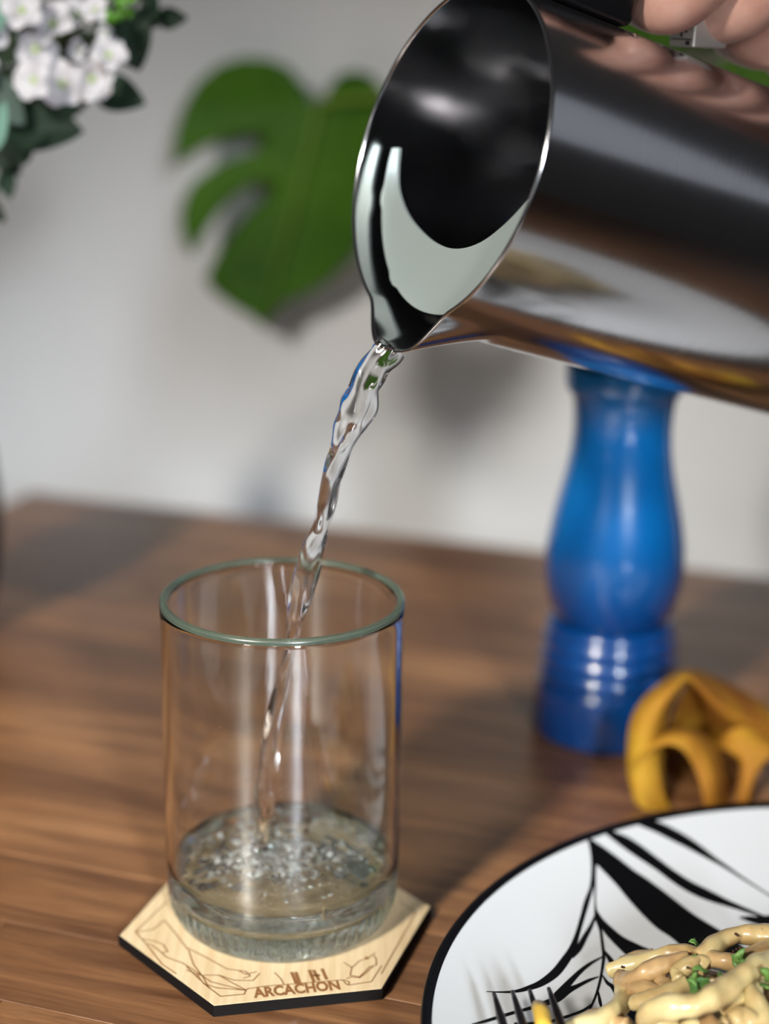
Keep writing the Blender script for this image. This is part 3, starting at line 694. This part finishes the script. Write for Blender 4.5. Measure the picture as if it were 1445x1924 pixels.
# ------------------------------------------------------------------ fork
ftip = [onz(928, 1866, .0235), onz(963, 1863, .0235), onz(995, 1860, .0235), onz(1031, 1857, .0235)]
fdir = (onz(945, 1924, .0225)-ftip[0]); fdir.z = 0; fdir.normalize(); fside = Vector((-fdir.y, fdir.x, 0)); fc = (ftip[1]+ftip[2])/2
fork = empty('fork', fc+fdir*.09, label='dark metal fork resting on the plate with its four tines toward the glass', cat='fork')
def zcurve(t): return -.0012*math.sin(min(1, t/.05)*PI)+.002*min(1, max(0, (t-.05)/.06))
for k, p in enumerate(ftip):
    off = (p-fc).dot(fside); P = []; R_ = []
    for i in range(13):
        t_ = .046*i/12; P.append(p+fdir*t_+Vector((0, 0, zcurve(t_)))); R_.append(.0006+.0007*min(1, i/3))
    mesh('tine', *tube(P, R_, 10), forkm, fork)
rows = []
for i in range(40):
    t_ = .043+.150*i/39
    if t_ < .062: w_ = .0095-.0005*(t_-.043)/.019
    elif t_ < .080: w_ = .009-.006*math.sin((t_-.062)/.018*PI/2)
    else: w_ = .003+.0055*max(0, (t_-.085)/.11)
    if i == 39: w_ *= .6
    rows.append([fc+fdir*t_+fside*w_*k+Vector((0, 0, zcurve(t_)+.0006*(1-k*k)+(.004*math.sin(min(1, max(0, (t_-.06)/.09))*PI)))) for k in (-1, -.8, -.4, 0, .4, .8, 1)])
o = mesh('handle', *grid(rows), forkm, fork); m_ = o.modifiers.new('t', 'SOLIDIFY'); m_.thickness = .0018
noodle([onz(1014, 1893, .0235), onz(1018, 1905, .024), onz(1021, 1925, .024), onz(1026, 1945, .0235)], .0019, corn, 'bright yellow noodle piece caught between the fork tines')

# ------------------------------------------------------------------ mustard napkin
napkin_patches = [
 # left flap and hood: rows from the ridge outwards, (px, py, Y)
 [[(1445, 1328, .628), (1390, 1296, .625), (1340, 1272, .620), (1295, 1259, .612), (1255, 1275, .606), (1212, 1310, .600), (1186, 1355, .597), (1179, 1425, .594), (1186, 1480, .589), (1200, 1530, .583)],
  [(1445, 1345, .618), (1390, 1315, .614), (1340, 1287, .609), (1295, 1265, .603), (1262, 1283, .597), (1226, 1316, .592), (1205, 1358, .590), (1197, 1425, .588), (1203, 1480, .585), (1216, 1528, .581)],
  [(1445, 1378, .611), (1400, 1355, .606), (1350, 1325, .600), (1297, 1274, .596), (1270, 1292, .592), (1247, 1326, .590), (1234, 1362, .590), (1226, 1408, .590), (1226, 1480, .588), (1236, 1525, .582)],
  [(1445, 1394, .618), (1405, 1378, .613), (1355, 1348, .607), (1298, 1284, .602), (1276, 1300, .602), (1258, 1330, .604), (1250, 1366, .604), (1244, 1402, .603), (1246, 1470, .600), (1256, 1520, .590)]],
 # shaded back sheet inside the hood
 [[(1298, 1275, .606), (1280, 1310, .612), (1262, 1350, .616), (1240, 1400, .618), (1225, 1460, .618)],
  [(1320, 1300, .612), (1305, 1335, .625), (1290, 1375, .632), (1275, 1430, .635), (1270, 1480, .632)],
  [(1360, 1335, .616), (1345, 1360, .630), (1335, 1390, .640), (1330, 1440, .640), (1330, 1480, .636)],
  [(1445, 1375, .620), (1420, 1390, .632), (1405, 1410, .642), (1400, 1450, .642), (1400, 1480, .638)]],
 # inner arch: rim then back edge
 [[(1190, 1450, .586), (1205, 1424, .585), (1235, 1404, .585), (1262, 1400, .585), (1287, 1414, .585), (1305, 1444, .585), (1317, 1480, .583), (1326, 1530, .579)],
  [(1188, 1440, .589), (1205, 1413, .589), (1235, 1391, .589), (1266, 1380, .589), (1298, 1386, .589), (1322, 1412, .589), (1338, 1450, .587), (1352, 1525, .582)],
  [(1190, 1430, .600), (1208, 1405, .600), (1238, 1382, .601), (1270, 1370, .602), (1310, 1374, .602), (1342, 1400, .602), (1360, 1450, .598), (1372, 1520, .590)]],
 # left lower tongue below the arch
 [[(1190, 1440, .588), (1190, 1470, .587), (1197, 1500, .585), (1210, 1535, .580)],
  [(1212, 1422, .587), (1214, 1460, .586), (1222, 1500, .584), (1236, 1532, .580)],
  [(1233, 1405, .590), (1236, 1440, .589), (1247, 1490, .587), (1262, 1530, .582)]],
 # right yellow-green Y fold
 [[(1356, 1390, .606), (1372, 1372, .604), (1400, 1366, .604), (1450, 1392, .604)],
  [(1366, 1408, .600), (1385, 1402, .598), (1410, 1398, .598), (1450, 1405, .598)],
  [(1392, 1428, .597), (1400, 1428, .595), (1420, 1428, .595), (1448, 1420, .596)],
  [(1392, 1465, .594), (1400, 1466, .592), (1412, 1462, .592), (1422, 1448, .594)],
  [(1384, 1505, .590), (1392, 1508, .588), (1402, 1506, .588), (1410, 1495, .590)],
  [(1378, 1540, .584), (1386, 1542, .583), (1396, 1540, .583), (1404, 1535, .584)]],
 # right end going out of frame
 [[(1440, 1335, .622), (1445, 1395, .604), (1440, 1425, .600)], [(1500, 1362, .620), (1500, 1420, .606), (1495, 1450, .602)], [(1560, 1420, .612), (1555, 1455, .604), (1550, 1490, .600)]]]
parts = []
for pt in napkin_patches:
    rows = [cr(r_, 5) for r_ in pt]; cols = list(zip(*rows)); cols = [cr(c_, 5) for c_ in cols]
    parts.append(grid([[Vector(ony(px, py, Y)) for px, py, Y in c_] for c_ in cols]))
V, F = merge(*parts)
V = [Vector((v.x, v.y, max(v.z, .0012))) for v in V]
nk = mesh('napkin', V, F, napk, label='crumpled mustard-yellow cloth napkin bunched up between plate and pepper mill', cat='napkin')
sf = nk.modifiers.new('t', 'SOLIDIFY'); sf.thickness = .0013; sf.offset = 0; ss_ = nk.modifiers.new('u', 'SUBSURF'); ss_.levels = 1; ss_.render_levels = 1

# ------------------------------------------------------------------ vase and bouquet
VX, VY = -.2235, .765
mesh('vase', *lathe([(0, .0003), (.026, .0003), (.030, .002), (.034, .02), (.0378, .045), (.0385, .065), (.036, .090), (.028, .115), (.019, .135), (.017, .150), (.020, .160), (.0185, .1605), (.0155, .150), (.0165, .135), (.024, .115), (.030, .09), (.030, .03), (0, .01)], 64, (VX, VY, 0)), vasem, label='black vase at the left edge of the table holding the flowers', cat='vase')
def leafmesh(base, tip, wd, nrm, curl=.15, point=1.):
    base = Vector(base); tip = Vector(tip); d = tip-base; L = d.length; d.normalize(); nrm = Vector(nrm); nrm = (nrm-d*nrm.dot(d)).normalized(); sd = d.cross(nrm)
    rows = []
    for i in range(13):
        t_ = i/12; w_ = wd*.5*(math.sin(PI*t_**.8)**.75 if 0 < t_ < 1 else .02); 
        if point > 1 and t_ > .5: w_ *= (1-((t_-.5)*2)**2*.35)
        rows.append([base+d*L*t_+sd*w_*k+nrm*(L*curl*math.sin(PI*t_)-abs(k)*w_*-.25) for k in (-1, -.6, -.2, 0, .2, .6, 1)])
    return grid(rows)
VM = Vector((VX, VY, .155))
def stem(parent, P, r, name='stem'):
    return mesh(name, *tube([Vector(p) for p in cr([tuple(q) for q in P], 8)], r, 8), stemm, parent)
tocam = Vector((0, -1, .25))
# eucalyptus branch
eu = empty('eucalyptus_branch', VM, label='dark green eucalyptus foliage spreading out of the black vase', cat='foliage')
BY = .665
c0 = ony(60, 120, BY+.03)
leaves = [((225, 15), (262, 134), 88, 0, BY), ((262, 60), (300, 25), 60, 0, BY+.01), ((280, -20), (296, 55), 38, 0, BY+.01), ((296, 35), (354, 34), 38, 0, BY+.01), ((232, 95), (275, 110), 46, 0, BY+.02),
          ((180, 165), (274, 196), 66, 0, BY+.005), ((10, 240), (158, 248), 92, 0, BY-.005), ((60, 265), (-20, 310), 70, 0, BY), ((10, 320), (20, 375), 34, 0, BY), ((-14, 380), (12, 418), 28, 0, BY),
          ((-30, 60), (20, 15), 70, 1, BY-.02), ((-30, 290), (10, 190), 44, 1, BY-.03), ((-30, 150), (45, 235), 70, 2, BY-.01), ((-10, 60), (60, 110), 90, 3, BY+.03), ((20, 130), (40, 230), 100, 3, BY+.03), ((120, 110), (190, 70), 60, 3, BY+.025), ((60, 220), (130, 180), 66, 3, BY+.02), ((110, 215), (175, 180), 44, 0, BY+.015), ((-10, -20), (40, 50), 90, 3, BY+.03), ((-20, 200), (70, 260), 80, 3, BY+.02), ((0, 280), (38, 330), 44, 0, BY+.01), ((90, 60), (150, 120), 70, 3, BY+.035), ((70, 0), (90, 60), 60, 3, BY+.035)]
hub = ony(20, 200, BY+.045)
main = stem(eu, [VM-Vector((0, 0, .06)), VM+Vector((.005, -.01, .03)), ony(-30, 330, BY+.06), hub, ony(120, 60, BY+.035), ony(250, 20, BY+.015)], .0016)
for (a, b_, wpx, kind, Y) in leaves:
    A = ony(*a, Y+.006); B = ony(*b_, Y); wd = wpx/FPX*Y*1.05
    mt = {0: eum, 1: eul, 2: mat('dull_leaf', (.05, .085, .07), .6), 3: mat('deep_leaf', (.008, .03, .008), .6)}[kind]
    o = mesh('leaf', *leafmesh(A, B, wd, tocam+Vector((rnd.random()-.5, 0, rnd.random()-.5))*.7, .08), mt, eu)
    stem(eu, [hub, hub.lerp(A, .5)+Vector((0, .006, 0)), A], .0007, 'twig')
# white flowers
def blossom(parent, c, r, face):
    face = Vector(face).normalized(); x = face.orthogonal().normalized(); y_ = face.cross(x); a0 = rnd.random()
    h = mesh('flower_heart', *ico(Vector(c)+face*r*.15, r*.17, 2), fcent, parent)
    for k in range(5):
        a = a0+2*PI*k/5+rnd.uniform(-.15, .15); d = x*math.cos(a)+y_*math.sin(a); rows = []; sdv = face.cross(d); tilt = rnd.uniform(.0, .45)
        for i in range(8):
            t_ = i/7; w_ = r*.50*math.sin(PI*min(.93, .08+t_*.85))**.7
            rows.append([Vector(c)+d*r*t_*(1-tilt*.2)+sdv*w_*q+face*(r*(.30*math.sin(t_*2.2)*(1+tilt)-.12*t_*t_+.14*q*q)) for q in (-1, -.5, 0, .5, 1)])
        mesh('petal', *grid(rows), petal, parent)
fl = [((42, 22), 44, 'white blossom spray of the bouquet, upper left cluster'), ((103, 48), 50, 0), ((66, 95), 46, 0), ((66, 152), 44, 0), ((118, 158), 50, 0), ((172, 148), 46, 0), ((205, 106), 40, 0), ((140, 30), 36, 0), ((14, 0), 44, 0), ((180, 20), 30, 0), ((-20, 60), 46, 0), ((-30, 140), 46, 0), ((150, 95), 26, 0), ((200, 62), 20, 0)]
spray = None
fsp = empty('white_flower_spray', VM, label='spray of small white five-petalled blossoms with green hearts in the vase', cat='flowers')
stem(fsp, [VM-Vector((0, 0, .05)), VM+Vector((.004, -.006, .03)), ony(-10, 250, BY+.04), ony(60, 150, BY+.02), ony(100, 90, BY+.02)], .0014)
for (p, rp, _) in fl:
    Y = BY-.012+rnd.uniform(-.008, .008); c = ony(*p, Y); r = rp/FPX*Y*.92
    f = tocam+Vector((rnd.uniform(-.7, .7), 0, rnd.uniform(-.6, .5)))
    blossom(fsp, c, r, f)
    stem(fsp, [ony(80, 120, BY+.022), (ony(80, 120, BY+.022)+c)/2+Vector((0, .006, 0)), c], .0006, 'flower_stalk')
sg = empty('green_sprig', VM, label='fine bright green filler sprig at the top of the bouquet', cat='foliage')
stem(sg, [VM-Vector((0, 0, .04)), VM+Vector((.006, -.004, .04)), ony(60, 140, BY+.03), ony(160, 40, BY+.012), ony(205, -30, BY+.01)], .0009)
for k in range(34):
    p = (rnd.uniform(145, 245), rnd.uniform(-25, 55)); Y = BY+rnd.uniform(-.008, .012); A = ony(*p, Y); an = rnd.uniform(-.5, 1.8); B = A+Vector((math.cos(an), rnd.uniform(-.3, .3), math.sin(an)))*.0048
    mesh('small_leaf', *leafmesh(A, B, .0030, tocam, .1), sprigm, sg)
    stem(sg, [ony(175, 30, BY+.014), A], .0003, 'twig')

# ------------------------------------------------------------------ monstera
def wallpt(x, y, dist):
    P = Vector((-.222, .997, 0))+TY*dist; d = ray(x, y); return CAMP+d*(((P-CAMP).dot(TY))/d.dot(TY))
PTX = tab(.80, -.0, 0); 
pot_c = tab(.86, .14, .0003)
mon = empty('monstera_plant', pot_c, label='green monstera plant with split leaves before the white wall, pot off to the right', cat='plant')
pot_h = .16
mesh('pot', *lathe([(0, .0), (.055, .0), (.072, pot_h-.03), (.078, pot_h-.03), (.078, pot_h), (.070, pot_h), (.064, pot_h-.05), (0, pot_h-.05)], 48, pot_c), potm, mon)
mesh('soil', *lathe([(0, pot_h-.035), (.066, pot_h-.035), (.064, pot_h-.045), (0, pot_h-.045)], 48, pot_c), soil, mon)
crown = pot_c+Vector((0, 0, pot_h+.16))
mesh('stem', *tube([Vector(p) for p in cr([tuple(pot_c+Vector((0, 0, pot_h-.04))), tuple(pot_c+Vector((.01, 0, pot_h+.1))), tuple(crown)], 6)], .009, 12), stemm, mon)
def monleaf(outline, dist, depthf, name='leaf', lab=None):
    poly = [(x, y) for x, y in outline]
    # triangulate on a jittered grid for a curved blade
    tri = tessellate_polygon([[Vector((x, y, 0)) for x, y in poly]])
    bm = bmesh.new(); vs = [bm.verts.new((x, y, 0)) for x, y in poly]
    for t_ in tri:
        try: bm.faces.new([vs[i] for i in t_])
        except ValueError: pass
    for _ in range(3):
        bmesh.ops.subdivide_edges(bm, edges=[e for e in bm.edges if e.calc_length() > 25], cuts=1, use_grid_fill=False)
        bmesh.ops.triangulate(bm, faces=bm.faces)
    bm.verts.index_update()
    V = [wallpt(v.co.x, v.co.y, dist+depthf(v.co.x, v.co.y)) for v in bm.verts]; F = [tuple(v.index for v in f.verts) for f in bm.faces]; bm.free()
    o = mesh(name, V, F, leafm, mon); sf = o.modifiers.new('t', 'SOLIDIFY'); sf.thickness = .0008
    return o
ol = [(588, 196), (570, 160), (545, 128), (505, 110), (455, 108), (410, 122), (370, 155), (345, 200), (330, 250), (323, 310), (345, 302), (380, 278), (420, 262), (465, 250), (492, 250), (498, 268), (478, 284), (432, 298), (395, 318), (362, 342), (347, 370), (338, 410), (345, 450), (362, 482),
      (385, 440), (412, 400), (440, 372), (470, 348), (495, 338), (512, 346), (505, 368), (478, 388), (452, 415), (425, 450), (402, 485), (385, 525), (400, 548), (440, 578), (478, 598), (490, 614), (505, 600), (530, 570), (575, 552), (620, 525), (655, 492), (690, 440), (722, 370), (735, 300), (735, 230), (722, 175), (700, 142), (668, 132), (635, 140), (615, 170), (608, 196), (598, 205)]
DL = .102
bend = lambda x, y: .012*((x-590+(y-200)*.2)/200)**2*-1 - .00003*abs(y-200)
lf = monleaf(ol, DL, bend); 
V, F = tube([wallpt(x, y, DL-.004+bend(x, y)) for x, y in [(600, 190), (585, 260), (565, 340), (545, 420), (522, 500), (498, 590)]], [.0022, .0021, .0018, .0015, .001, .0004], 8)
mesh('midrib', V, F, veinm, lf)
L0 = wallpt(600, 192, DL-.004)
V, F = tube([Vector(p) for p in cr([tuple(L0), tuple(wallpt(700, 182, DL-.012)), tuple(wallpt(900, 170, DL-.03)), tuple(wallpt(1200, 120, DL-.03)), tuple(wallpt(1600, 60, DL-.02)), tuple(crown)], 8)], .0028, 10)
mesh('petiole', V, F, veinm, mon)
ol2 = [(1100, -60), (1090, 10), (1110, 60), (1150, 100), (1210, 115), (1262, 108), (1290, 80), (1340, 88), (1385, 96), (1365, 112), (1330, 128), (1290, 150), (1330, 175), (1400, 200), (1480, 215), (1570, 190), (1620, 120), (1640, 40), (1600, -60), (1500, -120), (1350, -150), (1200, -120)]
b2 = lambda x, y: -.012*((x-1350)/250)**2
lf2 = monleaf(ol2, .03, b2)
V, F = tube([wallpt(x, y, .026+b2(x, y)) for x, y in [(1560, -60), (1480, 20), (1400, 100), (1350, 150)]], [.002, .0018, .0012, .0005], 8)
mesh('midrib', V, F, veinm, lf2)
V, F = tube([Vector(p) for p in cr([tuple(wallpt(1560, -60, .024+b2(1560, -60))), tuple(wallpt(1700, -80, .02)), tuple(crown)], 8)], .0028, 10)
mesh('petiole', V, F, veinm, mon)
